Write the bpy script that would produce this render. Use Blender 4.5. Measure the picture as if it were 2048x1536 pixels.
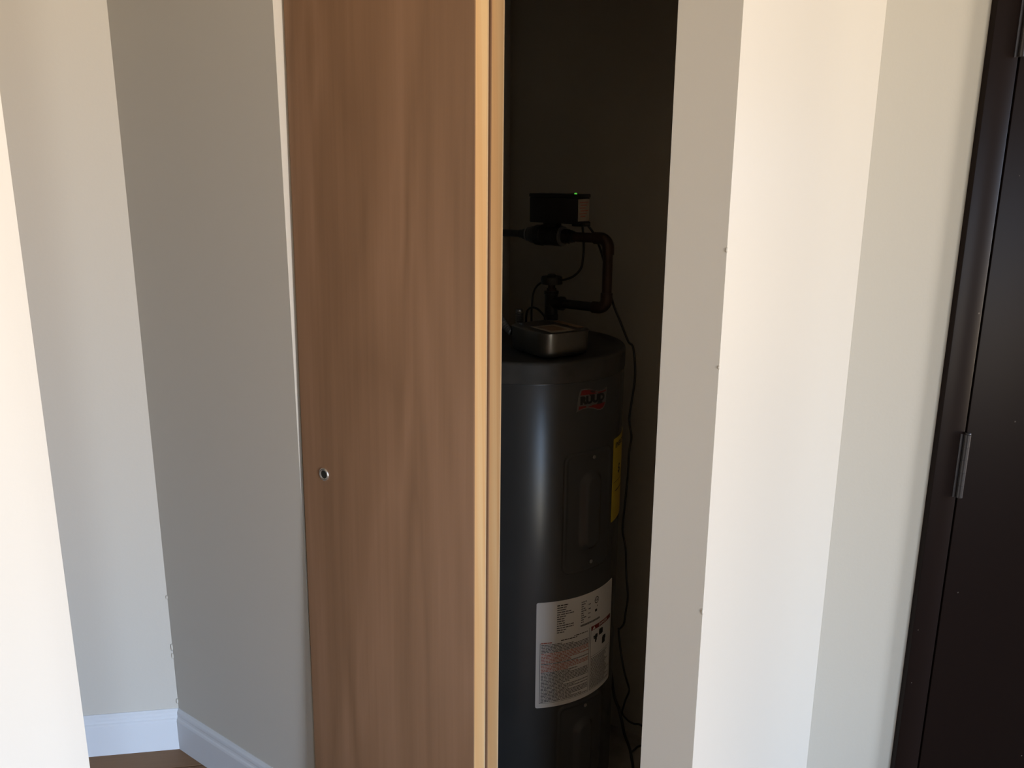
import bpy, bmesh, math, random
from math import sin, cos, pi, radians, sqrt
from mathutils import Vector, Matrix

for o in list(bpy.data.objects):
    bpy.data.objects.remove(o, do_unlink=True)
SC = bpy.context.scene
COL = SC.collection
random.seed(7)

# ------------------------------------------------------------------ camera
EYE = 1.52
PITCH = math.atan(1700.0 / 6779.0)
YAW = radians(8.7)
ROLL = radians(0.37)
fw = Vector((sin(YAW) * cos(PITCH), cos(YAW) * cos(PITCH), -sin(PITCH)))
rt = Vector((cos(YAW), -sin(YAW), 0))
up = rt.cross(fw)
R_ = rt * cos(ROLL) + up * sin(ROLL)
U_ = -rt * sin(ROLL) + up * cos(ROLL)
cam = bpy.data.cameras.new('camera')
cam.sensor_width = 36.0
cam.lens = 1700.0 / 2048.0 * 36.0
cam.clip_start = 0.02
camo = bpy.data.objects.new('camera', cam)
COL.objects.link(camo)
M = Matrix((R_, U_, -fw)).transposed().to_4x4()
M.translation = Vector((0, 0, EYE))
camo.matrix_world = M
SC.camera = camo

# ------------------------------------------------------------------ light
SC.view_settings.view_transform = 'Standard'
SC.view_settings.look = 'None'
SC.view_settings.gamma = 1.0
SC.view_settings.use_curve_mapping = False
SC.view_settings.exposure = -0.2
w = bpy.data.worlds.new('sky')
SC.world = w
w.use_nodes = True
w.node_tree.nodes['Background'].inputs[0].default_value = (0.55, 0.7, 1.0, 1)
w.node_tree.nodes['Background'].inputs[1].default_value = 0.6


def area(name, loc, rot, sx, sy, power, color, spread=180):
    l = bpy.data.lights.new(name, 'AREA')
    l.shape = 'RECTANGLE'
    l.size, l.size_y = sx, sy
    l.energy = power
    l.color = color
    l.spread = radians(spread)
    o = bpy.data.objects.new(name, l)
    o.location = loc
    o.rotation_euler = rot
    COL.objects.link(o)
    return o


# daylight: cool sky above the horizon and warm sunlit ground below it, seen through the two windows of the hall


def outside(name, az, dist, width, z0, z1, power, color):
    d = Vector((sin(radians(az)), cos(radians(az)), 0))
    c = Vector((0.2, 1.5, (z0 + z1) / 2)) + d * dist
    area(name, c, (0, pi / 2, math.atan2(d.y, d.x)), z1 - z0, width, power, color)


outside('sky_south', 149.5, 24, 5.0, 1.5, 8.5, 6900, (0.48, 0.68, 1.0))
outside('ground_south', 149.5, 24, 5.0, -5.5, 1.5, 5800, (1.0, 0.78, 0.52))
outside('sky_east', 109, 16, 2.8, 1.5, 6.5, 1980, (0.48, 0.68, 1.0))
outside('ground_east', 109, 16, 2.8, -3.5, 1.5, 1720, (1.0, 0.78, 0.52))
outside('sky_narrow_window', 172.3, 24, 7.1, 1.5, 8.5, 3000, (0.50, 0.70, 1.0))
outside('ground_narrow_window', 172.3, 24, 7.1, -5.5, 1.5, 2300, (0.95, 0.85, 0.66))

# ------------------------------------------------------------------ frames
S = sqrt(0.5)
KX, KY = -0.576, 2.1093                      # wall corner between the alcove wall and the closet wall


def cl(s, w, z):                             # closet frame (along the closet wall, into the closet, up) -> world
    return Vector((KX + S * (s + w), KY + S * (w - s), z))


CROT = -pi / 4

# ------------------------------------------------------------------ materials


def lin(c):
    return tuple(((x / 255) / 12.92 if x / 255 <= 0.04045 else ((x / 255 + 0.055) / 1.055) ** 2.4) for x in c)


def mat(name, col, rough=0.5, metal=0.0, bump=0.0, bscale=200.0, var=0.0, vscale=3.0, spec=0.5, stretch=(1, 1, 1), coat=0.0):
    m = bpy.data.materials.new(name)
    m.use_nodes = True
    nt = m.node_tree
    b = nt.nodes['Principled BSDF']
    b.inputs['Base Color'].default_value = (*col, 1)
    b.inputs['Roughness'].default_value = rough
    b.inputs['Metallic'].default_value = metal
    b.inputs['Specular IOR Level'].default_value = spec
    b.inputs['Coat Weight'].default_value = coat
    tc = nt.nodes.new('ShaderNodeTexCoord')
    mp = nt.nodes.new('ShaderNodeMapping')
    mp.inputs['Scale'].default_value = stretch
    nt.links.new(tc.outputs['Object'], mp.inputs['Vector'])
    if var > 0:
        n = nt.nodes.new('ShaderNodeTexNoise')
        n.inputs['Scale'].default_value = vscale
        n.inputs['Detail'].default_value = 4
        nt.links.new(mp.outputs[0], n.inputs['Vector'])
        r = nt.nodes.new('ShaderNodeValToRGB')
        r.color_ramp.elements[0].position = 0.3
        r.color_ramp.elements[1].position = 0.7
        r.color_ramp.elements[0].color = (*[c * (1 - var) for c in col], 1)
        r.color_ramp.elements[1].color = (*[min(1, c * (1 + var)) for c in col], 1)
        nt.links.new(n.outputs[0], r.inputs[0])
        nt.links.new(r.outputs[0], b.inputs['Base Color'])
    if bump > 0:
        n2 = nt.nodes.new('ShaderNodeTexNoise')
        n2.inputs['Scale'].default_value = bscale
        n2.inputs['Detail'].default_value = 3
        nt.links.new(mp.outputs[0], n2.inputs['Vector'])
        bp = nt.nodes.new('ShaderNodeBump')
        bp.inputs['Strength'].default_value = bump
        bp.inputs['Distance'].default_value = 0.002
        nt.links.new(n2.outputs[0], bp.inputs['Height'])
        nt.links.new(bp.outputs[0], b.inputs['Normal'])
    return m


def wood(name, c0, c1, c2, sx, sz, rough=0.45, dist=4.0, fine=90.0, axis='X', detail_mix=0.5):
    """Grain running along z (or x when axis is 'Z'): soft cathedral bands plus fine pores."""
    m = bpy.data.materials.new(name)
    m.use_nodes = True
    nt = m.node_tree
    b = nt.nodes['Principled BSDF']
    b.inputs['Roughness'].default_value = rough
    tc = nt.nodes.new('ShaderNodeTexCoord')
    mp = nt.nodes.new('ShaderNodeMapping')
    mp.inputs['Scale'].default_value = (1, 1, sz) if axis == 'X' else (sz, 1, 1)
    nt.links.new(tc.outputs['Object'], mp.inputs['Vector'])
    n0 = nt.nodes.new('ShaderNodeTexNoise')           # broad figure
    n0.inputs['Scale'].default_value = sx
    n0.inputs['Detail'].default_value = 2
    n0.inputs['Distortion'].default_value = 0.6
    nt.links.new(mp.outputs[0], n0.inputs['Vector'])
    ml = nt.nodes.new('ShaderNodeMath')
    ml.operation = 'MULTIPLY'
    ml.inputs[1].default_value = dist
    nt.links.new(n0.outputs[0], ml.inputs[0])
    fr = nt.nodes.new('ShaderNodeMath')
    fr.operation = 'PINGPONG'
    fr.inputs[1].default_value = 1.0
    nt.links.new(ml.outputs[0], fr.inputs[0])
    mp2 = nt.nodes.new('ShaderNodeMapping')
    mp2.inputs['Scale'].default_value = (1, 1, sz * 0.12) if axis == 'X' else (sz * 0.12, 1, 1)
    nt.links.new(tc.outputs['Object'], mp2.inputs['Vector'])
    n1 = nt.nodes.new('ShaderNodeTexNoise')           # fine streaks
    n1.inputs['Scale'].default_value = fine
    n1.inputs['Detail'].default_value = 5
    nt.links.new(mp2.outputs[0], n1.inputs['Vector'])
    mx = nt.nodes.new('ShaderNodeMix')
    mx.inputs[0].default_value = detail_mix
    nt.links.new(fr.outputs[0], mx.inputs[2])
    nt.links.new(n1.outputs[0], mx.inputs[3])
    r = nt.nodes.new('ShaderNodeValToRGB')
    e = r.color_ramp.elements
    e[0].position, e[0].color = 0.2, (*c0, 1)
    e[1].position, e[1].color = 0.8, (*c2, 1)
    k = e.new(0.5)
    k.color = (*c1, 1)
    nt.links.new(mx.outputs[0], r.inputs[0])
    nt.links.new(r.outputs[0], b.inputs['Base Color'])
    bp = nt.nodes.new('ShaderNodeBump')
    bp.inputs['Strength'].default_value = 0.08
    bp.inputs['Distance'].default_value = 0.001
    nt.links.new(n1.outputs[0], bp.inputs['Height'])
    nt.links.new(bp.outputs[0], b.inputs['Normal'])
    return m


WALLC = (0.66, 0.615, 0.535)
M_wall = mat('wall_paint', WALLC, 0.75, bump=0.08, bscale=160, spec=0.15)
M_satin = mat('satin_wall_paint', WALLC, 0.24, bump=0.015, bscale=160, spec=0.6)
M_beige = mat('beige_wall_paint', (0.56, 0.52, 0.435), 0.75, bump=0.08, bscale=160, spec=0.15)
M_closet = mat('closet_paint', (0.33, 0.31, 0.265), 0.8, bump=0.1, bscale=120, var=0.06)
M_ceil = mat('ceiling_paint', (0.8, 0.78, 0.74), 0.8, bump=0.1, bscale=80)
M_base = mat('white_gloss_paint', (0.78, 0.79, 0.80), 0.35, bump=0.03, bscale=60)
M_floor = wood('laminate_plank', (0.17, 0.085, 0.038), (0.235, 0.125, 0.058), (0.31, 0.175, 0.085), 6, 0.12, 0.6, 3.0, 60, axis='Z')
M_sub = mat('subfloor_dust', (0.12, 0.09, 0.06), 0.9, bump=0.2)
M_ply = wood('door_veneer', (0.245, 0.132, 0.068), (0.30, 0.164, 0.087), (0.355, 0.197, 0.110), 5.0, 0.16, 0.5, 9.0, 80, detail_mix=0.62)
M_skin = wood('veneer_edge', (0.36, 0.17, 0.09), (0.42, 0.20, 0.11), (0.47, 0.23, 0.13), 5, 0.1, 0.6, 3.0, 150)
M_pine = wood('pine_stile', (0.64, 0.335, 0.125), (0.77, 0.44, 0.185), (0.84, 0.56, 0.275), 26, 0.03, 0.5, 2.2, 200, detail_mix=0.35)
M_pine_shaded = wood('pine_stile_shaded', (0.46, 0.23, 0.085), (0.55, 0.305, 0.125), (0.61, 0.385, 0.185), 26, 0.03, 0.5, 2.2, 200, detail_mix=0.35)  # same pine darkened: the shade on the rear door edge is put into the colour
M_pale = wood('pale_ply_back', (0.68, 0.46, 0.25), (0.76, 0.54, 0.31), (0.82, 0.6, 0.36), 5, 0.1, 0.6, 3.0, 150)
M_chrome = mat('brushed_nickel', (0.80, 0.78, 0.75), 0.38, 1.0, bump=0.02)
M_cup = mat('dark_cup', (0.06, 0.06, 0.055), 0.4, 0.6, var=0.2)
M_jacket = mat('grey_enamel', (0.062, 0.064, 0.065), 0.27, bump=0.03, bscale=40, var=0.06, vscale=5)
M_captop = mat('grey_enamel_dusty', (0.052, 0.050, 0.046), 0.6, var=0.35, vscale=14, bump=0.05)
M_white = mat('white_label', (0.84, 0.82, 0.79), 0.35, var=0.03)
M_yellow = mat('yellow_label', (0.60, 0.44, 0.03), 0.5, var=0.05)
M_black = mat('black_ink', (0.02, 0.02, 0.02), 0.6, var=0.1)
M_greyink = mat('grey_ink', (0.14, 0.14, 0.15), 0.6, var=0.1)
M_redink = mat('red_ink', (0.20, 0.014, 0.013), 0.5, var=0.1)
M_palered = mat('pale_red_ink', (0.50, 0.17, 0.13), 0.6, var=0.1)
M_band = mat('pale_grey_ink', (0.15, 0.145, 0.14), 0.5, var=0.1)
M_galv = mat('galvanised_steel', (0.24, 0.235, 0.215), 0.30, 0.9, bump=0.02, bscale=60, var=0.12, vscale=18)
M_copper = mat('tarnished_copper', (0.055, 0.032, 0.024), 0.5, 0.5, var=0.35, vscale=25, bump=0.05)
M_brass = mat('aged_brass', (0.10, 0.065, 0.04), 0.45, 0.7, var=0.3, vscale=40)
M_plastic = mat('black_plastic', (0.012, 0.012, 0.012), 0.5, bump=0.04, bscale=300)
M_dkmetal = mat('dark_valve_metal', (0.035, 0.032, 0.03), 0.42, 0.5, var=0.3, vscale=40)
M_ring = mat('steel_ring', (0.30, 0.30, 0.29), 0.4, 0.8, var=0.1)
M_cable = mat('black_cable', (0.014, 0.013, 0.012), 0.55, bump=0.03)
M_conduit = mat('grey_conduit', (0.085, 0.082, 0.075), 0.5, 0.3, var=0.15, vscale=30)
M_sticker = mat('tan_sticker', (0.42, 0.37, 0.30), 0.55, var=0.12, vscale=60)
M_sticker2 = mat('brown_sticker_print', (0.30, 0.20, 0.13), 0.55, var=0.15, vscale=80)
M_screw = mat('zinc_screw', (0.26, 0.255, 0.24), 0.45, 0.8, var=0.1)
M_dustfloor = mat('closet_concrete', (0.26, 0.235, 0.20), 0.85, var=0.25, vscale=14, bump=0.2, bscale=60)


def mat_dark_paint():
    m = mat('dark_brown_paint', (0.0115, 0.0068, 0.0055), 0.35, bump=0.01, bscale=120, spec=0.10)
    nt = m.node_tree
    b = nt.nodes['Principled BSDF']
    tc = [n for n in nt.nodes if n.type == 'TEX_COORD'][0]
    v = nt.nodes.new('ShaderNodeTexVoronoi')
    v.inputs['Scale'].default_value = 26
    nt.links.new(tc.outputs['Object'], v.inputs['Vector'])
    lt = nt.nodes.new('ShaderNodeMath')
    lt.operation = 'LESS_THAN'
    lt.inputs[1].default_value = 0.045
    nt.links.new(v.outputs['Distance'], lt.inputs[0])
    sp = nt.nodes.new('ShaderNodeSeparateColor')
    nt.links.new(v.outputs['Color'], sp.inputs[0])
    gt = nt.nodes.new('ShaderNodeMath')
    gt.operation = 'GREATER_THAN'
    gt.inputs[1].default_value = 0.72
    nt.links.new(sp.outputs[0], gt.inputs[0])
    mu = nt.nodes.new('ShaderNodeMath')
    mu.operation = 'MULTIPLY'
    nt.links.new(lt.outputs[0], mu.inputs[0])
    nt.links.new(gt.outputs[0], mu.inputs[1])
    mx = nt.nodes.new('ShaderNodeMix')
    mx.data_type = 'RGBA'
    mx.inputs[6].default_value = (0.0115, 0.0068, 0.0055, 1)
    mx.inputs[7].default_value = (0.10, 0.085, 0.07, 1)
    nt.links.new(mu.outputs[0], mx.inputs[0])
    nt.links.new(mx.outputs[2], b.inputs['Base Color'])
    return m


M_dark = mat_dark_paint()
M_hinge = mat('dark_painted_hinge', (0.05, 0.046, 0.046), 0.32, 0.3, var=0.1)
M_led = bpy.data.materials.new('green_led')
M_led.use_nodes = True
_b = M_led.node_tree.nodes['Principled BSDF']
_b.inputs['Base Color'].default_value = (0.05, 0.4, 0.05, 1)
_b.inputs['Emission Color'].default_value = (0.12, 0.75, 0.07, 1)
_b.inputs['Emission Strength'].default_value = 0.7

# ------------------------------------------------------------------ object helpers


def tag(o, label=None, cat=None, group=None, kind=None):
    if label: o['label'] = label
    if cat: o['category'] = cat
    if group: o['group'] = group
    if kind: o['kind'] = kind
    return o


def empty(name, loc, rz=0.0):
    o = bpy.data.objects.new(name, None)
    o.empty_display_size = 0.05
    o.location = loc
    o.rotation_euler = (0, 0, rz)
    COL.objects.link(o)
    return o


def mesh_obj(name, verts, faces, m, parent=None, smooth=False, angle=None):
    me = bpy.data.meshes.new(name)
    me.from_pydata([tuple(v) for v in verts], [], faces)
    bm = bmesh.new()
    bm.from_mesh(me)
    bmesh.ops.recalc_face_normals(bm, faces=bm.faces)
    bm.to_mesh(me)
    bm.free()
    me.materials.append(m)
    if smooth:
        for p in me.polygons: p.use_smooth = True
        if angle is not None:
            me.set_sharp_from_angle(angle=radians(angle))
    me.update()
    o = bpy.data.objects.new(name, me)
    COL.objects.link(o)
    if parent: o.parent = parent
    return o


class G:
    """Collects geometry; at() subtracts the base so that the object origin is its base."""
    def __init__(self): self.v = []; self.f = []

    def add(self, v, f):
        n = len(self.v)
        self.v += [Vector(p) for p in v]
        self.f += [tuple(i + n for i in q) for q in f]
        return self

    def box(self, a, b):
        x0, y0, z0 = a; x1, y1, z1 = b
        return self.add([(x0, y0, z0), (x1, y0, z0), (x1, y1, z0), (x0, y1, z0), (x0, y0, z1), (x1, y0, z1), (x1, y1, z1), (x0, y1, z1)],
                        [(0, 3, 2, 1), (4, 5, 6, 7), (0, 1, 5, 4), (1, 2, 6, 5), (2, 3, 7, 6), (3, 0, 4, 7)])

    def prism(self, pts, z0, z1):
        n = len(pts)
        v = [(p[0], p[1], z0) for p in pts] + [(p[0], p[1], z1) for p in pts]
        f = [tuple(reversed(range(n))), tuple(range(n, 2 * n))]
        for i in range(n):
            j = (i + 1) % n
            f.append((i, j, n + j, n + i))
        return self.add(v, f)

    def rings(self, rings, close=True, cap=True):
        n = len(rings[0])
        v = [p for r in rings for p in r]
        f = []
        for k in range(len(rings) - 1):
            for i in range(n if close else n - 1):
                j = (i + 1) % n
                f.append((k * n + i, k * n + j, (k + 1) * n + j, (k + 1) * n + i))
        if cap:
            f.append(tuple(reversed(range(n))))
            f.append(tuple(range((len(rings) - 1) * n, len(rings) * n)))
        return self.add(v, f)

    def lathe(self, origin, axis, prof, n=24, cap=True):
        ax = Vector(axis).normalized()
        t = Vector((1, 0, 0)) if abs(ax.x) < 0.9 else Vector((0, 1, 0))
        a = ax.cross(t).normalized(); b = ax.cross(a)
        o = Vector(origin)
        return self.rings([[o + ax * h + (a * cos(2 * pi * i / n) + b * sin(2 * pi * i / n)) * r for i in range(n)] for (h, r) in prof], cap=cap)

    def tube(self, pts, r, n=10, sub=6, rads=None):
        pts = [Vector(p) for p in pts]
        if sub > 1 and len(pts) > 2:
            q = [pts[0]] + pts + [pts[-1]]
            out = []
            for i in range(1, len(q) - 2):
                p0, p1, p2, p3 = q[i - 1:i + 3]
                for k in range(sub):
                    t = k / sub
                    out.append(0.5 * ((2 * p1) + (p2 - p0) * t + (2 * p0 - 5 * p1 + 4 * p2 - p3) * t * t + (3 * p1 - p0 - 3 * p2 + p3) * t ** 3))
            out.append(pts[-1])
            pts = out
        d = (pts[1] - pts[0]).normalized()
        a = d.cross(Vector((0, 0, 1)))
        if a.length < 0.1: a = d.cross(Vector((1, 0, 0)))
        a.normalize()
        rings = []
        for i, p in enumerate(pts):
            if i == 0: t = pts[1] - pts[0]
            elif i == len(pts) - 1: t = pts[-1] - pts[-2]
            else: t = pts[i + 1] - pts[i - 1]
            t.normalize()
            a = (a - t * a.dot(t)).normalized()
            b = t.cross(a)
            rr = r if rads is None else rads(i / (len(pts) - 1))
            rings.append([p + (a * cos(2 * pi * k / n) + b * sin(2 * pi * k / n)) * rr for k in range(n)])
        return self.rings(rings)

    def shift(self, b):
        b = Vector(b)
        self.v = [p - b for p in self.v]
        return self

    def build(self, name, m, parent=None, base=None, smooth=False, angle=None):
        if base is not None: self.shift(base)
        return mesh_obj(name, self.v, self.f, m, parent, smooth, angle)


def bevel(o, w, seg=2, angle=40):
    bm = bmesh.new()
    bm.from_mesh(o.data)
    e = [x for x in bm.edges if len(x.link_faces) == 2 and x.calc_face_angle(0) > radians(angle)]
    bmesh.ops.bevel(bm, geom=e, offset=w, segments=seg, affect='EDGES', profile=0.5, clamp_overlap=True)
    bm.to_mesh(o.data)
    bm.free()
    for p in o.data.polygons: p.use_smooth = True
    o.data.set_sharp_from_angle(angle=radians(35))
    return o


def rrect(w, h, r, n=6):
    pts = []
    for cx, cy, a0 in ((w / 2 - r, h / 2 - r, 0), (-w / 2 + r, h / 2 - r, 90), (-w / 2 + r, -h / 2 + r, 180), (w / 2 - r, -h / 2 + r, 270)):
        for i in range(n + 1):
            a = radians(a0 + 90 * i / n)
            pts.append((cx + r * cos(a), cy + r * sin(a)))
    return pts


def struct(o, label=None):
    o['kind'] = 'structure'
    if label: o['label'] = label
    return o


def stuff(o):
    o['kind'] = 'stuff'
    return o


def C2(s, w): p = cl(s, w, 0); return (p.x, p.y)


# ------------------------------------------------------------------ room shell
H = 2.45
B0 = -0.02
OPL, OPR = 0.5565, 1.366          # closet opening along the closet wall
PTR = 1.4546                      # room side of the partition right of the opening
CBK = 0.778                       # closet back wall
ec = cl(PTR, 0.669, 0)            # concave corner with the entry wall
EX, EY = ec.x, ec.y
FX0, FX1 = EX + 0.2105, EX + 0.269  # steel frame face
DW = 0.914
FX2 = FX1 + 0.004 + DW + 0.004

struct(G().box((-2.6, -3.9, -0.12), (5.52, 3.0, -0.012)).build('floor', M_sub), 'brown wood laminate floor of the hall and alcove')
floor = bpy.data.objects['floor']
pk = None
PW, PL = 0.148, 1.28
row = 0
y = -3.75
while y < 2.2:
    x = -2.6 - (row * 0.43) % PL
    while x < 5.5:
        if x + PL > -2.6:
            if pk is None:
                pk = G().box((0.001, 0.001, -0.0119), (PL - 0.001, PW - 0.001, 0.0)).build('plank', M_floor, floor)
                bevel(pk, 0.0012, 1)
                o = pk
            else:
                o = pk.copy()
                COL.objects.link(o)
                o.parent = floor
            o.location = (x, y, 0)
        x += PL
    y += PW
    row += 1

struct(G().box((-2.6, -3.9, H), (5.52, 3.0, H + 0.1)).build('ceiling', M_ceil), 'white painted ceiling above the hall')
LX, LY = -0.520, 1.343            # near left wall and its outer corner
LQ = 1.85                         # the near left wall stands at 45 degrees, parallel to the partition
ax, ay = LX - S * LQ, LY - S * LQ
struct(G().prism([(LX, LY), (LX - S * 0.12, LY + S * 0.12), (ax - S * 0.12, ay + S * 0.12), (ax, ay)], B0, H)
       .build('wall_left', M_wall), 'near cream wall at the left edge of the photo, ending in an outside corner')
struct(G().prism([(ax, ay), (ax - S * 0.12, ay + S * 0.12), (-2.57, ay + 0.12), (-2.57, -3.9), (-2.45, -3.9), (-2.45, ay)], B0, H)
       .build('wall_west', M_wall))
struct(G().prism([(-2.57, KY), (KX, KY), C2(0.12, 0.11), (-2.57, KY + 0.12)], B0, H)
       .build('wall_back', M_wall), 'pale bluish alcove wall behind the near left wall')
struct(G().box((-2.57, ay + 0.12, B0), (-2.45, KY, H)).build('wall_alcove_left', M_wall))
g = G()
g.prism([C2(0, 0), C2(OPL, 0), C2(OPL, 0.11), C2(0.12, 0.11)], B0, H)
g.prism([C2(OPL, 0), C2(OPR, 0), C2(OPR, 0.11), C2(OPL, 0.11)], 2.04, H)
struct(g.build('wall_closet_front', M_wall), 'taupe shaded wall left of the wooden sliding doors')
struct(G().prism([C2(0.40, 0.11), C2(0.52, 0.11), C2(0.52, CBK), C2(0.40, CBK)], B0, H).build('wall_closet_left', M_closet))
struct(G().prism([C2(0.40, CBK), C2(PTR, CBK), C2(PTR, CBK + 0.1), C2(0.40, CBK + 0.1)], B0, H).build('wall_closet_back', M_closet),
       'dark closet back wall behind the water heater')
struct(G().prism([C2(OPR, 0), C2(PTR, 0), C2(PTR, CBK), C2(OPR, CBK)], B0, H).build('wall_closet_right', M_satin),
       'partition right of the closet opening, shaded narrow end and bright side face')
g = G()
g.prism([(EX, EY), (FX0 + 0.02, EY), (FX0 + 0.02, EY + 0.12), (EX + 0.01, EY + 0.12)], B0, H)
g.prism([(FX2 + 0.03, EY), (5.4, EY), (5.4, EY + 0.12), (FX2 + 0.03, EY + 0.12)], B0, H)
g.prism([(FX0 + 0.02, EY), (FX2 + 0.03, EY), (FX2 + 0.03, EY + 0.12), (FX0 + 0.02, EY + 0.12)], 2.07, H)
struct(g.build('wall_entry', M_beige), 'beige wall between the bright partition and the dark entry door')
SX0, SX1, EY0, EY1, WZ0, WZ1 = 1.6, 3.75, -1.4, 0.62, 0.06, 2.25
NX0, NX1 = 0.55, 1.25
g = G()
for x0, x1 in ((-2.45, NX0), (NX1, SX0), (SX1, 5.4)): g.box((x0, -3.9, B0), (x1, -3.78, H))
for x0, x1 in ((NX0, NX1), (SX0, SX1)): g.box((x0, -3.9, WZ1), (x1, -3.78, H)).box((x0, -3.9, B0), (x1, -3.78, WZ0))
struct(g.build('wall_south', M_wall))
g = G().box((5.4, -3.9, B0), (5.52, EY0, H)).box((5.4, EY1, B0), (5.52, EY + 0.12, H))
g.box((5.4, EY0, WZ1), (5.52, EY1, H)).box((5.4, EY0, B0), (5.52, EY1, WZ0))
struct(g.build('wall_east', M_wall))

struct(G().prism([C2(0.52, 0.09), C2(OPR, 0.09), C2(OPR, CBK), C2(0.52, CBK)], -0.0118, 0.001).build('floor_closet', M_dustfloor), 'bare dusty floor inside the closet')

# baseboards with a moulded top, mitred in the corner
PROF = [(0, 0), (0.012, 0), (0.012, 0.086), (0.0105, 0.091), (0.008, 0.094), (0.0072, 0.099), (0.0078, 0.104), (0.0068, 0.110), (0.004, 0.114), (0.002, 0.118), (0, 0.118)]
mit = Vector((-0.414, -1.0, 0))    # per unit of thickness: offset lines of both walls meet here
a = [Vector((-2.45, KY - d, z)) for d, z in PROF]
b = [Vector((KX, KY, z)) + mit * d for d, z in PROF]
struct(G().rings([a, b]).build('baseboard_back', M_base), 'white baseboard along the pale alcove wall')
a = [Vector((KX, KY, z)) + mit * d for d, z in PROF]
b = [cl(OPL, -d, z) for d, z in PROF]
struct(G().rings([a, b]).build('baseboard_closet', M_base), 'white baseboard along the taupe closet wall')

# little paint lumps and chips along corners and edges, as on the real walls


def lump(parent, p, r, m):
    g = G()
    n = 8
    rings = []
    for i in range(1, 5):
        t = pi * i / 5
        rings.append([Vector(p) + Vector((r[0] * sin(t) * cos(2 * pi * k / n), r[1] * sin(t) * sin(2 * pi * k / n), r[2] * cos(t))) for k in range(n)])
    g.rings(rings).build('paint_lump', m, parent, smooth=True)


wb = bpy.data.objects['wall_back']
wr = bpy.data.objects['wall_closet_right']
for z, h in ((0.30, 0.012), (0.275, 0.009), (0.14, 0.008), (0.445, 0.006)):
    lump(wb, (KX - 0.001, KY - 0.002, z), (0.0025, 0.003, h), M_wall)
for z, h in ((0.89, 0.006), (0.60, 0.004), (1.42, 0.004), (1.26, 0.003)):
    lump(wr, cl(PTR - 0.0005, 0.0005, z), (0.0022, 0.0022, h), M_wall)

# ------------------------------------------------------------------ closet sliding doors (hung loose: they lean out at the foot)


DZ = (0.3, 1.8)


def lerpz(a, b, z): return a + (b - a) * (z - DZ[0]) / (DZ[1] - DZ[0])


def dw(f, z):                     # depth of the front face, f = 0 at the left edge and 1 at the right
    return lerpz(-0.0165, 0.0178, z) * (1 - f) + lerpz(-0.004, 0.0226, z) * f


def slab(d0, d1, f0, f1, sl, z0=0.012, z1=2.025, nz=10, nf=4, ds=0.0):
    """Piece of a leaning door; f0, f1 are fractions of its width, d0, d1 depths behind the front face."""
    g = G()
    rings = []
    WD = 0.4435
    for i in range(nz + 1):
        z = z0 + (z1 - z0) * i / nz
        s0 = sl + lerpz(0.575, 0.5655, z)
        fs = [f0 + (f1 - f0) * k / nf for k in range(nf + 1)]
        rings.append([(s0 + f * WD + ds, dw(f, z) + d0, z) for f in fs] + [(s0 + f * WD + ds, dw(f, z) + d1, z) for f in reversed(fs)])
    g.rings(rings)
    return g


def sliding_door(name, label, off, sl, M_pine):
    base = (0.565 + sl, 0.005 + off, 0.012)
    root = empty(name, cl(*base), CROT)
    struct(root, label)
    root['category'] = 'door'
    T, a, e = 0.0365, 0.0032, 0.068
    sk = slab(off, off + a, 0, 1, sl).build('front_skin', M_ply, root, base)
    slab(off + T - a, off + T, 0, 1, sl).build('back_skin', M_pale, root, base)
    e1 = slab(off + a, off + T - a, 1 - e, 0.9996, sl).build('edge_stile', M_pine, root, base)
    e1['label'] = 'pale pine edge strip'
    slab(off + a, off + T - a, 0.0004, e, sl).build('edge_stile', M_pine, root, base)
    slab(off + a, off + T - a, e, 1 - e, sl, 0.012, 0.05, 1).build('bottom_rail', M_pine, root, base)
    slab(off + a, off + T - a, e, 1 - e, sl, 1.985, 2.025, 1).build('top_rail', M_pine, root, base)
    return root, sk, base


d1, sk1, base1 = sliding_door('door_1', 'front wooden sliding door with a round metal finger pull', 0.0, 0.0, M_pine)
sliding_door('door_2', 'rear wooden sliding door hidden behind the front one, only its pine edge showing', 0.0405, 0.001, M_pine_shaded)
# finger pull
pz, ps = 0.9225, 0.6335
pw = dw(0.12, pz)
g = G().lathe((ps, pw, pz), (0, -1, 0), [(-0.0005, 0.0134), (0.0016, 0.0134), (0.0026, 0.0122), (0.0026, 0.0108), (0.0014, 0.0088), (0.0004, 0.0078)], 28)
g.build('finger_pull', M_chrome, d1, base1, True, 60)['label'] = 'round nickel finger pull rim'
G().lathe((ps, pw, pz), (0, -1, 0), [(0.0002, 0.0086), (0.0010, 0.0084), (0.0011, 0.0040), (0.0009, 0.0005)], 24).build('pull_cup', M_cup, d1, base1, True, 60)

# overhead track of the sliding doors, fixed under the closet header
g = G().box((OPL, 0.028, 2.028), (OPR, 0.032, 2.04)).box((OPL, 0.07, 2.028), (OPR, 0.0735, 2.04)).box((OPL, 0.108, 2.028), (OPR, 0.111, 2.04))
o = g.build('trim_2', M_ring)
o.location = cl(0, 0, 0); o.rotation_euler = (0, 0, CROT)
struct(o)

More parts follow.
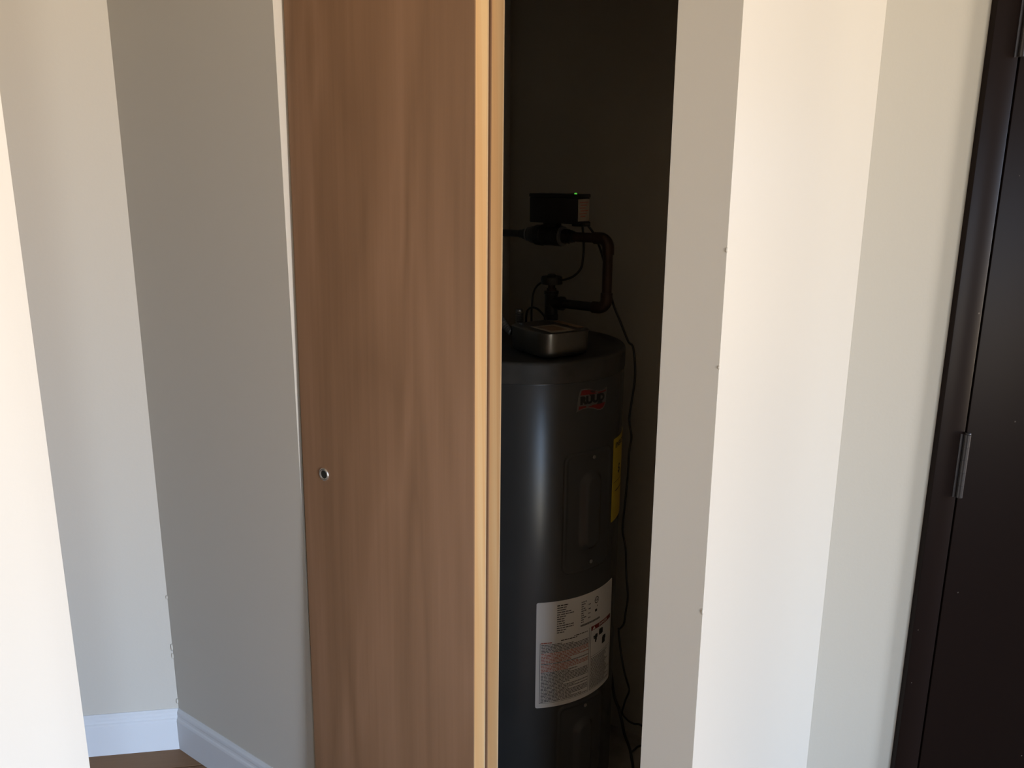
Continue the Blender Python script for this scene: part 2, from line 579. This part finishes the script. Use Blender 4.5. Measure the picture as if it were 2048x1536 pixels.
# ------------------------------------------------------------------ entry door and its steel frame
FP = 0.016                        # frame proud of the wall
fy = EY - FP
g = G().box((FX0, fy, 0), (FX1, EY + 0.12, 2.065)).box((FX2, fy, 0), (FX2 + 0.058, EY + 0.12, 2.065)).box((FX1, fy, 2.036), (FX2, EY + 0.12, 2.065))
g.box((FX1, EY + 0.035, 0), (FX1 + 0.016, EY + 0.12, 2.036)).box((FX2 - 0.016, EY + 0.035, 0), (FX2, EY + 0.12, 2.036))
o = g.build('trim_1', M_dark)
bevel(o, 0.0022, 2)
struct(o, 'dark brown steel frame around the entry door')
dbase = (FX1 + 0.004, fy, 0.008)
d3 = empty('door_3', dbase)
struct(d3, 'dark brown entry door at the right edge of the photo')
d3['category'] = 'door'
o = G().box((FX1 + 0.004, fy, 0.008), (FX1 + 0.004 + DW, fy + 0.044, 2.032)).build('door_leaf', M_dark, d3, dbase)
bevel(o, 0.002, 2)
hx = FX1 + 0.002
for z0, z1 in ((0.853, 0.993), (1.733, 1.873)):
    g = G()
    prof = []
    for k in range(5):
        a0 = (z1 - z0) * k / 5
        a1 = (z1 - z0) * (k + 1) / 5
        prof += [(a0 + 0.0004, 0.0068), (a1 - 0.0004, 0.0068), (a1 - 0.0001, 0.0063), (a1 + 0.0001, 0.0063)]
    g.lathe((hx, fy - 0.0062, z0), (0, 0, 1), [(0, 0.0063)] + prof[:-1], 18)
    g.lathe((hx, fy - 0.0062, z1), (0, 0, 1), [(-0.001, 0.004), (0.001, 0.0066), (0.003, 0.006), (0.004, 0.003)], 18)
    h = g.build('hinge', M_hinge, d3, dbase, True, 50)
    h['label'] = 'dark painted hinge knuckle'
    G().box((hx - 0.0125, fy - 0.0018, z0), (hx - 0.0005, fy + 0.006, z1)).build('hinge_leaf', M_hinge, h)
    bpy.data.objects[h.children[0].name].data.transform(Matrix.Translation(-Vector(dbase)))

# windows of the hall (out of the photo; they let the daylight in)
for nm, c, L, rz in (('window_1', (5.46, (EY0 + EY1) / 2, WZ0), EY1 - EY0, pi / 2), ('window_2', ((SX0 + SX1) / 2, -3.84, WZ0), SX1 - SX0, 0), ('window_3', ((NX0 + NX1) / 2, -3.84, WZ0), NX1 - NX0, 0)):
    wf = empty(nm, c, rz)
    struct(wf)
    h = WZ1 - WZ0
    g = G().box((-L / 2, -0.03, 0), (-L / 2 + 0.05, 0.03, h)).box((L / 2 - 0.05, -0.03, 0), (L / 2, 0.03, h))
    g.box((-L / 2 + 0.05, -0.03, h - 0.05), (L / 2 - 0.05, 0.03, h)).box((-L / 2 + 0.05, -0.03, 0), (L / 2 - 0.05, 0.03, 0.05))
    g.build('window_frame', M_base, wf)

# ------------------------------------------------------------------ water heater
HS, HW, HR = 0.785, 0.50, 0.22
HZ = 1.135
hb = (HS, HW, 0.0)
heater = empty('water_heater', cl(*hb), CROT)
tag(heater, 'tall dark grey cylindrical water heater with white and yellow labels in the closet', 'water heater')


def cy(phi, z, r=HR):              # heater surface in its own frame, phi from the room side towards the right
    a = radians(phi)
    return Vector((r * sin(a), -r * cos(a), z))


G().lathe((0, 0, 0), (0, 0, 1), [(0.03, HR - 0.002), (0.034, HR), (1.085, HR), (1.0862, HR - 0.0008), (1.0885, HR - 0.0008)], 128).build('jacket', M_jacket, heater, smooth=True, angle=40)
G().lathe((0, 0, 0), (0, 0, 1), [(0, HR - 0.006), (0.028, HR - 0.006), (0.0305, HR - 0.004)], 96).build('base_ring', M_plastic, heater, smooth=True, angle=40)
G().lathe((0, 0, 0), (0, 0, 1), [(1.088, HR - 0.001), (1.089, HR + 0.0012), (1.127, HR + 0.0012), (1.132, HR), (1.1345, HR - 0.003), (1.135, HR - 0.006), (1.134, HR - 0.010), (1.131, HR - 0.014), (1.130, HR - 0.03), (1.1300, 0.004)], 128).build('top_cap', M_captop, heater, smooth=True, angle=50)


def sdf_rr(x, y, hx, hy, r):
    qx, qy = abs(x) - hx + r, abs(y) - hy + r
    return min(max(qx, qy), 0) + math.hypot(max(qx, 0), max(qy, 0)) - r


def sst(a, b, x):
    t = max(0, min(1, (x - a) / (b - a)))
    return t * t * (3 - 2 * t)


def access_panel(phi0, phi1, z0, z1):
    pc, zc = (phi0 + phi1) / 2, (z0 + z1) / 2
    hx = radians(phi1 - phi0) / 2 * HR
    hy = (z1 - z0) / 2
    nx, ny = 72, 130
    g = G()
    v = []
    for j in range(ny + 1):
        for i in range(nx + 1):
            x = -hx - 0.003 + (2 * hx + 0.006) * i / nx
            y = -hy - 0.003 + (2 * hy + 0.006) * j / ny
            d = sdf_rr(x, y, hx, hy, 0.022)
            h = -0.0025 + 0.0065 * sst(0.002, -0.002, d) - 0.0022 * sst(-0.006, -0.012, d)
            dc = sdf_rr(x - 0.002, y, 0.031, hy - 0.048, 0.030)
            h += 0.0115 * sst(0.002, -0.017, dc)
            v.append(cy(pc + math.degrees(x / HR), zc + y, HR + h))
    f = [(j * (nx + 1) + i, j * (nx + 1) + i + 1, (j + 1) * (nx + 1) + i + 1, (j + 1) * (nx + 1) + i) for j in range(ny) for i in range(nx)]
    g.add(v, f)
    p = g.build('access_panel', M_jacket, heater, smooth=True)
    for zz in (z1 - 0.018, z0 + 0.018):
        q = cy(pc + 2, zz, HR + 0.0012)
        n = cy(pc + 2, 0, 1.0)
        G().lathe(q, n, [(0, 0.0045), (0.0015, 0.0045), (0.0026, 0.0032), (0.0028, 0.001)], 14).build('screw', M_screw, p, smooth=True, angle=50)
    return p


access_panel(55.3, 92.0, 0.648, 0.932)
access_panel(54.3, 91.0, 0.032, 0.316)


def wrap_rect(g, p0, p1, z0, z1, r, step=2.5, top0=0.0, top1=0.0):
    n = max(1, int(math.ceil((p1 - p0) / step)))
    v = []
    for i in range(n + 1):
        p = p0 + (p1 - p0) * i / n
        v += [cy(p, z0, r), cy(p, z1, r)]
    g.add(v, [(2 * i, 2 * i + 2, 2 * i + 3, 2 * i + 1) for i in range(n)])


def wrap_poly(g, pts, r):
    g.add([cy(p, z, r) for p, z in pts], [tuple(range(len(pts)))])


def label_sheet(name, p0, p1, z0, z1, m, r0=HR - 0.0002, r1=HR + 0.0004, rc=0.004):
    g = G()
    n = 28
    rr = math.degrees(rc / HR)
    ps = [p0, p0 + rr * 0.3, p0 + rr] + [p0 + rr + (p1 - p0 - 2 * rr) * i / n for i in range(1, n)] + [p1 - rr, p1 - rr * 0.3, p1]
    rings = []
    for p in ps:
        e = min(p - p0, p1 - p) / rr
        c = rc * (1 - sqrt(max(0, 1 - (1 - e) ** 2))) if e < 1 else 0
        rings.append([cy(p, z0 + c, r0), cy(p, z0 + c, r1), cy(p, z1 - c, r1), cy(p, z1 - c, r0)])
    g.rings(rings)
    return g.build(name, m, heater, smooth=False)


def text_geo(s, size, bold=0.0, sx=1.0):
    cu = bpy.data.curves.new('lettering', 'FONT')
    cu.body = s
    cu.size = size
    cu.offset = bold
    cu.align_x = 'CENTER'
    cu.align_y = 'CENTER'
    cu.resolution_u = 3
    t = bpy.data.objects.new('lettering', cu)
    COL.objects.link(t)
    bpy.context.view_layer.update()
    dg = bpy.context.evaluated_depsgraph_get()
    me = bpy.data.meshes.new_from_object(t.evaluated_get(dg))
    v = [(p.co.x * sx, p.co.y) for p in me.vertices]
    f = [tuple(p.vertices) for p in me.polygons]
    bpy.data.objects.remove(t, do_unlink=True)
    bpy.data.curves.remove(cu)
    bpy.data.meshes.remove(me)
    return v, f


def wrap_text(g, s, pc, zc, size, r, bold=0.0, sx=1.0, fn=None):
    v, f = text_geo(s, size, bold, sx)
    g.add([cy(pc + math.degrees(x / HR), zc + y + (fn(x) if fn else 0), r) for x, y in v], f)


# white rating label
RL = label_sheet('rating_label', 40.9, 101.5, 0.320, 0.587, M_white)
RL['label'] = 'white rating and warning label'
R1 = HR + 0.0007
rnd = random.Random(3)
gb, gg, gr = G(), G(), G()


def text_line(g, p0, p1, z, h, gap=0.18, ink=1.0):
    p = p0
    while p < p1:
        wd = rnd.uniform(0.7, 2.6)
        q = min(p + wd, p1)
        if rnd.random() < ink: wrap_rect(g, p, q, z, z + h, R1, 3)
        p = q + gap + rnd.uniform(0, 0.25)


for k in range(13):                     # rating table
    z = 0.574 - k * 0.0056
    text_line(gg if k else gb, 53.3, 53.3 + rnd.choice((5, 7, 9, 11, 14 if k == 0 else 6)), z, 0.0026)
    if 0 < k < 11: text_line(gg, 69.6, 69.6 + rnd.choice((2, 3, 4)), z, 0.0028)
    if 2 < k < 10 and k % 2: text_line(gg, 75.2, 77.0, z, 0.0028)
for i in range(24):                     # ring of the test mark
    a0, a1 = 2 * pi * i / 24, 2 * pi * (i + 1) / 24
    wrap_poly(gb, [(82.3 + 1.95 * cos(a0), 0.561 + 0.0085 * sin(a0)), (82.3 + 1.95 * cos(a1), 0.561 + 0.0085 * sin(a1)),
                   (82.3 + 1.5 * cos(a1), 0.561 + 0.0065 * sin(a1)), (82.3 + 1.5 * cos(a0), 0.561 + 0.0065 * sin(a0))], R1)
wrap_text(gb, 'UL', 82.3, 0.561, 0.0085, R1, 0.0003)
wrap_text(gb, 'R', 83.2, 0.545, 0.006, R1, 0.0001)
wrap_rect(gb, 80.9, 82.9, 0.532, 0.538, R1)
for k in range(22): wrap_rect(gb, 69.4 + k * 0.76, 69.4 + k * 0.76 + 0.55, 0.5085, 0.5135, R1)
gfr = G()                               # frames of the two boxes
for p0, p1, z0, z1 in ((43.2, 76.6, 0.3312, 0.332), (77.9, 100, 0.3312, 0.332), (43.2, 43.5, 0.332, 0.486), (76.4, 76.7, 0.332, 0.498), (77.8, 78.1, 0.332, 0.498), (99.7, 100, 0.332, 0.498), (78, 100, 0.4185, 0.4193)):
    wrap_rect(gfr, p0, p1, z0, z1, R1)
text_line(gr, 43.8, 50.5, 0.4838, 0.0032, 0.1)
for k in range(40):                     # warning text: dark rows, a red block, dark rows
    z = 0.4795 - k * 0.00372
    if z < 0.3335: break
    end = 76.0 if rnd.random() < 0.62 else rnd.uniform(56, 72)
    tgt = gr if 0.411 < z < 0.460 and not 0.431 < z < 0.4335 else gg
    text_line(tgt, 44.0, end, z, 0.0021, 0.14)
    if z < 0.415: text_line(gg, 78.6, rnd.uniform(92, 99.3), z, 0.0019, 0.14)
for z, e in ((0.4865, 62), (0.4905, 70)): text_line(gb, 56 if e < 65 else 65, e + 5, z, 0.0022)
grr = G()
wrap_rect(grr, 78.3, 99.6, 0.4865, 0.4975, R1)
gw = G()
wrap_text(gw, 'DANGER', 90, 0.4921, 0.009, HR + 0.0009, 0.0002)
wrap_poly(gw, [(79.2, 0.4882), (82.0, 0.4882), (80.6, 0.4965)], HR + 0.0009)
for pc, zc, n in ((81.9, 0.462, 9), (87.6, 0.4705, 10), (91.3, 0.4455, 12)):   # pictograms
    for k in range(n):
        wrap_rect(gb, pc + rnd.uniform(-2.0, 0.6), pc + rnd.uniform(0.8, 2.4), zc + rnd.uniform(-0.011, 0.006), zc + rnd.uniform(0.0, 0.011), R1)
stuff(gb.build('label_print', M_black, RL))['label'] = 'black label print'
stuff(gg.build('label_print', M_greyink, RL))['label'] = 'fine grey text rows'
stuff(gr.build('label_print', M_palered, RL))['label'] = 'red warning text rows'
grr.build('warning_bar', M_redink, RL)
stuff(gw.build('warning_lettering', M_white, RL))
stuff(gfr.build('label_border', M_greyink, RL))

# yellow energy label
YL = label_sheet('energy_label', 95.2, 131.0, 0.735, 0.936, M_yellow, HR + 0.0009, HR + 0.0014, 0.002)
YL['label'] = 'yellow energy label'
g = G()
R2 = HR + 0.0017
wrap_text(g, 'ENERGYGUIDE', 112.8, 0.918, 0.0165, R2, 0.0004, 1.04)
for k in range(3): text_line(g, 97, 128, 0.900 - k * 0.005, 0.002)
wrap_text(g, '$', 106, 0.856, 0.03, R2, 0.0006)
wrap_rect(g, 97, 129, 0.829, 0.8302, R2)
wrap_rect(g, 100, 126, 0.806, 0.8085, R2)
for k in range(7): text_line(g, 97, rnd.uniform(112, 128), 0.786 - k * 0.0062, 0.0022)
stuff(g.build('label_print', M_black, YL))

# brand badge: waving flag outline, two red fields, black lettering on a pale band
top = [(64.9, 1.0715), (67.5, 1.0722), (70.8, 1.0708), (74.0, 1.0662), (77.6, 1.0622), (81.0, 1.0618), (85.2, 1.0665)]
rgt = [(85.0, 1.0545), (84.6, 1.0400), (84.2, 1.0290), (83.2, 1.0225), (81.7, 1.0188)]
bot = [(79.6, 1.0180), (77.5, 1.0196), (74.0, 1.0250), (69.9, 1.0282), (66.5, 1.0275), (62.4, 1.0225)]
lft = [(62.8, 1.0370), (63.3, 1.0540), (63.9, 1.0640)]
bt = [(63.6, 1.0570), (67, 1.0565), (70.9, 1.0560), (75, 1.0552), (79, 1.0545), (84.4, 1.0545)]
bb = [(84.2, 1.0355), (80, 1.0345), (75.5, 1.0350), (71.5, 1.0358), (67, 1.0362), (63.1, 1.0370)]
badge = G()
wrap_poly(badge, top + rgt + bot + lft, HR + 0.0005)
bo = badge.build('brand_badge', M_band, heater)
bo['label'] = 'small flag badge with red fields and lettering'
ms = lambda pts, dx, dz: [(p + dx, z + dz) for p, z in pts]
g = G()
wrap_poly(g, [(65.5, 1.0692), (67.7, 1.0699), (70.8, 1.0685), (74.0, 1.0640), (77.6, 1.0600), (81.0, 1.0594), (84.2, 1.0612), (84.1, 1.0572), (79, 1.0566), (75, 1.0572), (70.9, 1.0580), (67, 1.0585), (64.6, 1.0588)], HR + 0.0008)
wrap_poly(g, [(63.9, 1.0348), (67, 1.0341), (71.5, 1.0337), (75.5, 1.0330), (80, 1.0325), (83.8, 1.0334), (83.2, 1.0285), (82.3, 1.0235), (79.8, 1.0204), (77.5, 1.0220), (74.0, 1.0273), (69.9, 1.0305), (66.5, 1.0300), (63.7, 1.0268)], HR + 0.0008)
g.build('badge_field', M_redink, bo)['label'] = 'red flag fields'
g = G()
wrap_text(g, 'RUUD', 73.8, 1.0458, 0.0225, HR + 0.0008, 0.0017, 1.12)
stuff(g.build('lettering', M_black, bo))

# hot outlet nipple with thread on the heater top
NX, NW = 0.694 - HS, 0.585 - HW
G().lathe((NX, NW, 1.129), (0, 0, 1), [(0, 0.016), (0.010, 0.016), (0.012, 0.011), (0.03, 0.011)], 18).build('outlet_collar', M_brass, heater, smooth=True, angle=40)
prof = [(0.0, 0.0095)]
for k in range(9): prof += [(0.002 + k * 0.0032, 0.0100), (0.0034 + k * 0.0032, 0.0088)]
prof.append((0.034, 0.0085))
G().lathe((NX, NW, 1.158), (0, 0, 1), prof, 18).build('outlet_nipple', M_ring, heater, smooth=True, angle=60)

# ------------------------------------------------------------------ junction box on the heater top
jb = (0.876, 0.447, 1.135)
ja = CROT + radians(-21)
jbox = empty('junction_box', cl(*jb), ja)
tag(jbox, 'small galvanised metal box with rounded corners and two stickers, on top of the heater', 'junction box')
JW, JD, JH, JR = 0.150, 0.128, 0.0545, 0.031
rings = []
for k in range(5):                      # rounded foot
    a = pi / 2 * k / 4
    ins = 0.012 * (1 - sin(a))
    rings.append([Vector((x, y, 0.0 + 0.012 * (1 - cos(a)))) for x, y in rrect(JW - 2 * ins, JD - 2 * ins, JR - ins, 8)])
rings.append([Vector((x, y, JH - 0.006)) for x, y in rrect(JW, JD, JR, 8)])
G().rings(rings).build('body', M_galv, jbox, smooth=True, angle=50)
rings = []
for z, ins in ((JH - 0.0062, 0.0002), (JH - 0.006, -0.0008), (JH - 0.0015, -0.0008), (JH, 0.0012)):
    rings.append([Vector((x, y, z)) for x, y in rrect(JW - 2 * ins, JD - 2 * ins, JR, 8)])
lid = G().rings(rings).build('lid', M_galv, jbox, smooth=True, angle=35)
g = G().box((-0.030, -0.034, JH), (0.058, 0.028, JH + 0.0004))
g.v = [Vector((p.x * 0.9 + 0.012, p.y - 0.006, p.z)) for p in g.v]
s1 = g.build('sticker', M_sticker, lid)
s1['label'] = 'tan square sticker on the lid'
G().box((-0.050, 0.044, JH), (0.046, 0.060, JH + 0.0004)).build('sticker', M_sticker2, lid)['label'] = 'narrow reddish sticker along the back'
G().box((-0.004, -0.030, JH + 0.0003), (0.050, 0.010, JH + 0.0007)).build('sticker_print', M_sticker2, lid)
for x, y in ((-0.062, -0.036), (0.062, 0.042)):
    G().lathe((x, y, JH), (0, 0, 1), [(0, 0.0042), (0.0012, 0.0042), (0.002, 0.003), (0.0022, 0.001)], 14).build('screw', M_screw, lid, smooth=True, angle=50)

# flexible conduit coming down to the box
cp = [(0.655, 0.40, 1.395), (0.69, 0.415, 1.325), (0.720, 0.425, 1.262), (0.745, 0.427, 1.213), (0.768, 0.425, 1.184), (0.790, 0.422, 1.1705)]
rad = lambda t: 0.0085 + 0.0007 * sin(t * 150)
cb = cp[-1]
o = G().tube(cp, 0.0085, 12, 16, rad).build('flexible_conduit', M_conduit, None, cb, True)
o.location = cl(*cb); o.rotation_euler = (0, 0, CROT)
tag(o, 'grey flexible conduit curving down into the metal box beside the pine door edge', 'conduit')

# ------------------------------------------------------------------ water pipe run on the heater
PWp = 0.58
pb = (0.79, PWp, 1.13)
pipe = empty('water_pipe', cl(*pb), CROT)
tag(pipe, 'dark copper pipe loop rising from the heater top to the black valve', 'pipe')


def pp(g, name, m, ang=40): return g.build(name, m, pipe, pb, True, ang)


pp(G().lathe((0.79, PWp, 1.129), (0, 0, 1), [(0, 0.0175), (0.012, 0.0175), (0.014, 0.0145), (0.05, 0.0145)], 8), 'nipple', M_dkmetal, 30)
g = G().lathe((0.79, PWp, 1.178), (0, 0, 1), [(0, 0.0172), (0.012, 0.0172), (0.013, 0.0155), (0.060, 0.0155), (0.061, 0.0172), (0.068, 0.0172), (0.0685, 0.012)], 20)
g.lathe((0.79, PWp, 1.219), (1, 0, 0), [(0.0, 0.0148), (0.024, 0.0148), (0.025, 0.0165), (0.034, 0.0165), (0.0345, 0.011)], 20)
pp(g, 'tee', M_dkmetal)
pp(G().lathe((0.79, PWp, 1.2455), (0, 0, 1), [(0, 0.0115), (0.007, 0.0115), (0.0075, 0.0085), (0.0185, 0.0085)], 18), 'sensor_neck', M_copper)
pp(G().lathe((0.79, PWp, 1.262), (0, 0, 1), [(0, 0.021), (0.001, 0.0255), (0.015, 0.0255), (0.018, 0.0235), (0.0195, 0.018), (0.0200, 0.010), (0.0235, 0.009), (0.024, 0.004)], 28), 'sensor_cap', M_plastic)
pp(G().lathe((0.822, PWp, 1.219), (1, 0, 0), [(0, 0.0108), (0.092, 0.0108)], 16), 'pipe', M_dkmetal)


def elbow(cx, cz, a0, r=0.0135, R=0.021):
    g = G()
    arc = [(cx + R * cos(radians(a0 + 90 * k / 8)), PWp, cz + R * sin(radians(a0 + 90 * k / 8))) for k in range(9)]
    d0 = (Vector(arc[0]) - Vector(arc[1])).normalized()
    d1 = (Vector(arc[-1]) - Vector(arc[-2])).normalized()
    if abs(d0.x) > abs(d0.z): d0 = Vector((math.copysign(1, d0.x), 0, 0))
    else: d0 = Vector((0, 0, math.copysign(1, d0.z)))
    if abs(d1.x) > abs(d1.z): d1 = Vector((math.copysign(1, d1.x), 0, 0))
    else: d1 = Vector((0, 0, math.copysign(1, d1.z)))
    g.tube([Vector(arc[0]) + d0 * 0.014] + arc + [Vector(arc[-1]) + d1 * 0.014], r, 18, 1)
    return pp(g, 'elbow', M_copper)


elbow(0.9185, 1.240, 270)                # lower right
elbow(0.9185, 1.354, 0)                  # upper right
pp(G().lathe((0.9395, PWp, 1.246), (0, 0, 1), [(0, 0.0112), (0.102, 0.0112)], 16), 'pipe', M_copper)
pp(G().lathe((0.848, PWp, 1.375), (1, 0, 0), [(0, 0.0108), (0.066, 0.0108)], 16), 'pipe', M_copper)
pp(G().lathe((0.522, PWp, 1.375), (1, 0, 0), [(0, 0.0085), (0.176, 0.0085)], 16), 'pipe', M_dkmetal)

# ------------------------------------------------------------------ motor valve
vb = (0.785, PWp, 1.352)
valve = empty('motor_valve', cl(*vb), CROT)
tag(valve, 'black boxed shutoff valve with a green light, mounted on the upper pipe', 'valve')


def vp(g, name, m, ang=40): return g.build(name, m, valve, vb, True, ang)


vp(G().lathe((0.698, PWp, 1.375), (1, 0, 0), [(0, 0.0098), (0.004, 0.0098), (0.022, 0.0155), (0.030, 0.0165), (0.034, 0.0195), (0.048, 0.0215), (0.049, 0.0235), (0.066, 0.0245), (0.067, 0.0235), (0.100, 0.0225), (0.101, 0.0235), (0.117, 0.0235), (0.118, 0.0205)], 28), 'valve_body', M_dkmetal)
vp(G().lathe((0.719, PWp, 1.375), (1, 0, 0), [(0, 0.0148), (0.0005, 0.0168), (0.0035, 0.0168), (0.004, 0.0148)], 28), 'collar_ring', M_ring)
vp(G().lathe((0.815, PWp, 1.375), (1, 0, 0), [(0, 0.0205), (0.0005, 0.0222), (0.006, 0.0222), (0.0065, 0.019)], 28), 'collar_ring', M_ring)
vp(G().lathe((0.8205, PWp, 1.375), (1, 0, 0), [(0, 0.0165), (0.016, 0.0165), (0.0165, 0.0142), (0.024, 0.0142), (0.0245, 0.0125), (0.030, 0.0125)], 10), 'union_nut', M_dkmetal, 30)
g = G().box((0.772, PWp - 0.012, 1.396), (0.806, PWp + 0.012, 1.408))
g.lathe((0.789, PWp, 1.391), (0, 0, 1), [(0, 0.013), (0.008, 0.013)], 16)
vp(g, 'stem_mount', M_dkmetal)
bx0, bx1, by0, by1, bz0, bz1 = 0.7445, 0.874, 0.55, 0.606, 1.405, 1.4705
o = G().box((bx0, by0, bz0), (bx1, by1, bz1 - 0.008)).build('actuator_box', M_plastic, valve, vb)
bevel(o, 0.003, 2)
act = o
o = G().box((bx0 - 0.0008, by0 - 0.0008, bz1 - 0.0082), (bx1 + 0.0008, by1 + 0.0008, bz1)).build('box_lid', M_plastic, act, vb)
bevel(o, 0.002, 2)
G().box((bx1 - 0.0004, by0 + 0.005, bz0 + 0.006), (bx1 + 0.0006, by1 - 0.004, bz1 - 0.011)).build('box_label', M_sticker, act, vb)['label'] = 'white label on the box end'
g = G()
for k in range(6):
    z = bz1 - 0.019 - k * 0.0062
    g.box((bx1 + 0.0005, by0 + 0.010 + (k % 2) * 0.004, z), (bx1 + 0.0008, by1 - 0.009 - (k % 3) * 0.006, z + 0.0022))
stuff(g.build('label_print', M_palered, act, vb))
o = G().box((0.848, by0 + 0.020, bz0 - 0.006), (bx1 + 0.004, by1 - 0.002, bz0 + 0.004)).build('cable_port', M_plastic, act, vb)
bevel(o, 0.0015, 1)
G().box((bx1 + 0.0037, by0 + 0.028, bz0 - 0.003), (bx1 + 0.0047, by1 - 0.006, bz0 + 0.001)).build('port_tag', M_conduit, act, vb)
G().lathe((0.8655, by0 + 0.007, bz1 - 0.0002), (0, 0, 1), [(0, 0.0032), (0.0016, 0.0032), (0.0028, 0.0022), (0.0032, 0.0008)], 14).build('indicator_light', M_led, act, vb, True, 60)['label'] = 'green indicator light'

# ------------------------------------------------------------------ cables


def cable(name, pts, r, label, cat='cable'):
    b = min(pts, key=lambda p: p[2])
    o = G().tube(pts, r, 8, 8).build(name, M_cable, None, b, True)
    o.location = cl(*b); o.rotation_euler = (0, 0, CROT)
    return tag(o, label, cat)


cable('sensor_cable', [(0.868, 0.585, 1.400), (0.869, 0.588, 1.375), (0.868, 0.592, 1.340), (0.864, 0.590, 1.305), (0.848, 0.585, 1.285), (0.826, 0.581, 1.2755), (0.812, 0.58, 1.2745)], 0.0027,
      'short black cable hanging from the valve box to the round black cap')
cable('sensor_lead', [(0.770, 0.568, 1.266), (0.760, 0.562, 1.256), (0.752, 0.560, 1.240), (0.750, 0.558, 1.215), (0.750, 0.556, 1.180), (0.752, 0.555, 1.131)], 0.0024,
      'thin black lead dropping left of the round cap to the heater top')
cable('looped_wire', [(0.738, 0.566, 1.131), (0.732, 0.56, 1.165), (0.740, 0.552, 1.196), (0.756, 0.546, 1.207), (0.772, 0.545, 1.207), (0.786, 0.546, 1.198), (0.796, 0.548, 1.184), (0.800, 0.552, 1.150), (0.800, 0.556, 1.131)], 0.0026,
      'black wire arched over the heater top behind the metal box')
cable('power_cord', [(0.872, 0.598, 1.402), (0.887, 0.604, 1.382), (0.905, 0.610, 1.340), (0.922, 0.612, 1.285), (0.940, 0.608, 1.230), (0.964, 0.606, 1.185), (0.985, 0.606, 1.145), (0.997, 0.61, 1.128),
                     (1.004, 0.61, 1.06), (1.000, 0.60, 0.98), (1.006, 0.590, 0.955), (1.012, 0.590, 0.925), (1.002, 0.60, 0.88), (0.996, 0.61, 0.82), (0.990, 0.612, 0.74), (0.986, 0.614, 0.68), (0.996, 0.614, 0.635), (1.002, 0.614, 0.56),
                     (1.008, 0.614, 0.51), (1.004, 0.614, 0.465), (1.000, 0.614, 0.432), (0.984, 0.622, 0.408), (0.978, 0.63, 0.40), (0.990, 0.62, 0.36), (1.012, 0.604, 0.31), (1.018, 0.615, 0.270), (1.002, 0.655, 0.222), (0.986, 0.668, 0.182),
                     (0.974, 0.682, 0.150), (0.966, 0.692, 0.120), (0.978, 0.70, 0.100), (0.996, 0.70, 0.097), (1.018, 0.702, 0.100), (1.06, 0.71, 0.075), (1.12, 0.72, 0.025), (1.17, 0.72, 0.0038), (1.26, 0.72, 0.0038)], 0.0026,
      'long black power cord running down beside the heater to the floor', 'cord')
cable('extension_cord', [(0.86, 0.742, 0.30), (0.90, 0.725, 0.25), (0.949, 0.672, 0.183), (0.970, 0.664, 0.150), (0.984, 0.658, 0.120), (0.992, 0.660, 0.085), (1.001, 0.674, 0.040), (1.008, 0.676, 0.008), (1.02, 0.66, 0.005), (1.045, 0.62, 0.005), (1.08, 0.57, 0.005)], 0.004,
      'thicker black cord lying on the closet floor right of the heater', 'cord')
cable('charger_cable', [(1.002, 0.684, 0.022), (0.994, 0.715, 0.006), (0.997, 0.742, 0.0038), (1.02, 0.756, 0.0038), (1.08, 0.760, 0.0038), (1.16, 0.755, 0.0038)], 0.0026,
      'thin black lead branching off across the closet floor', 'cable')
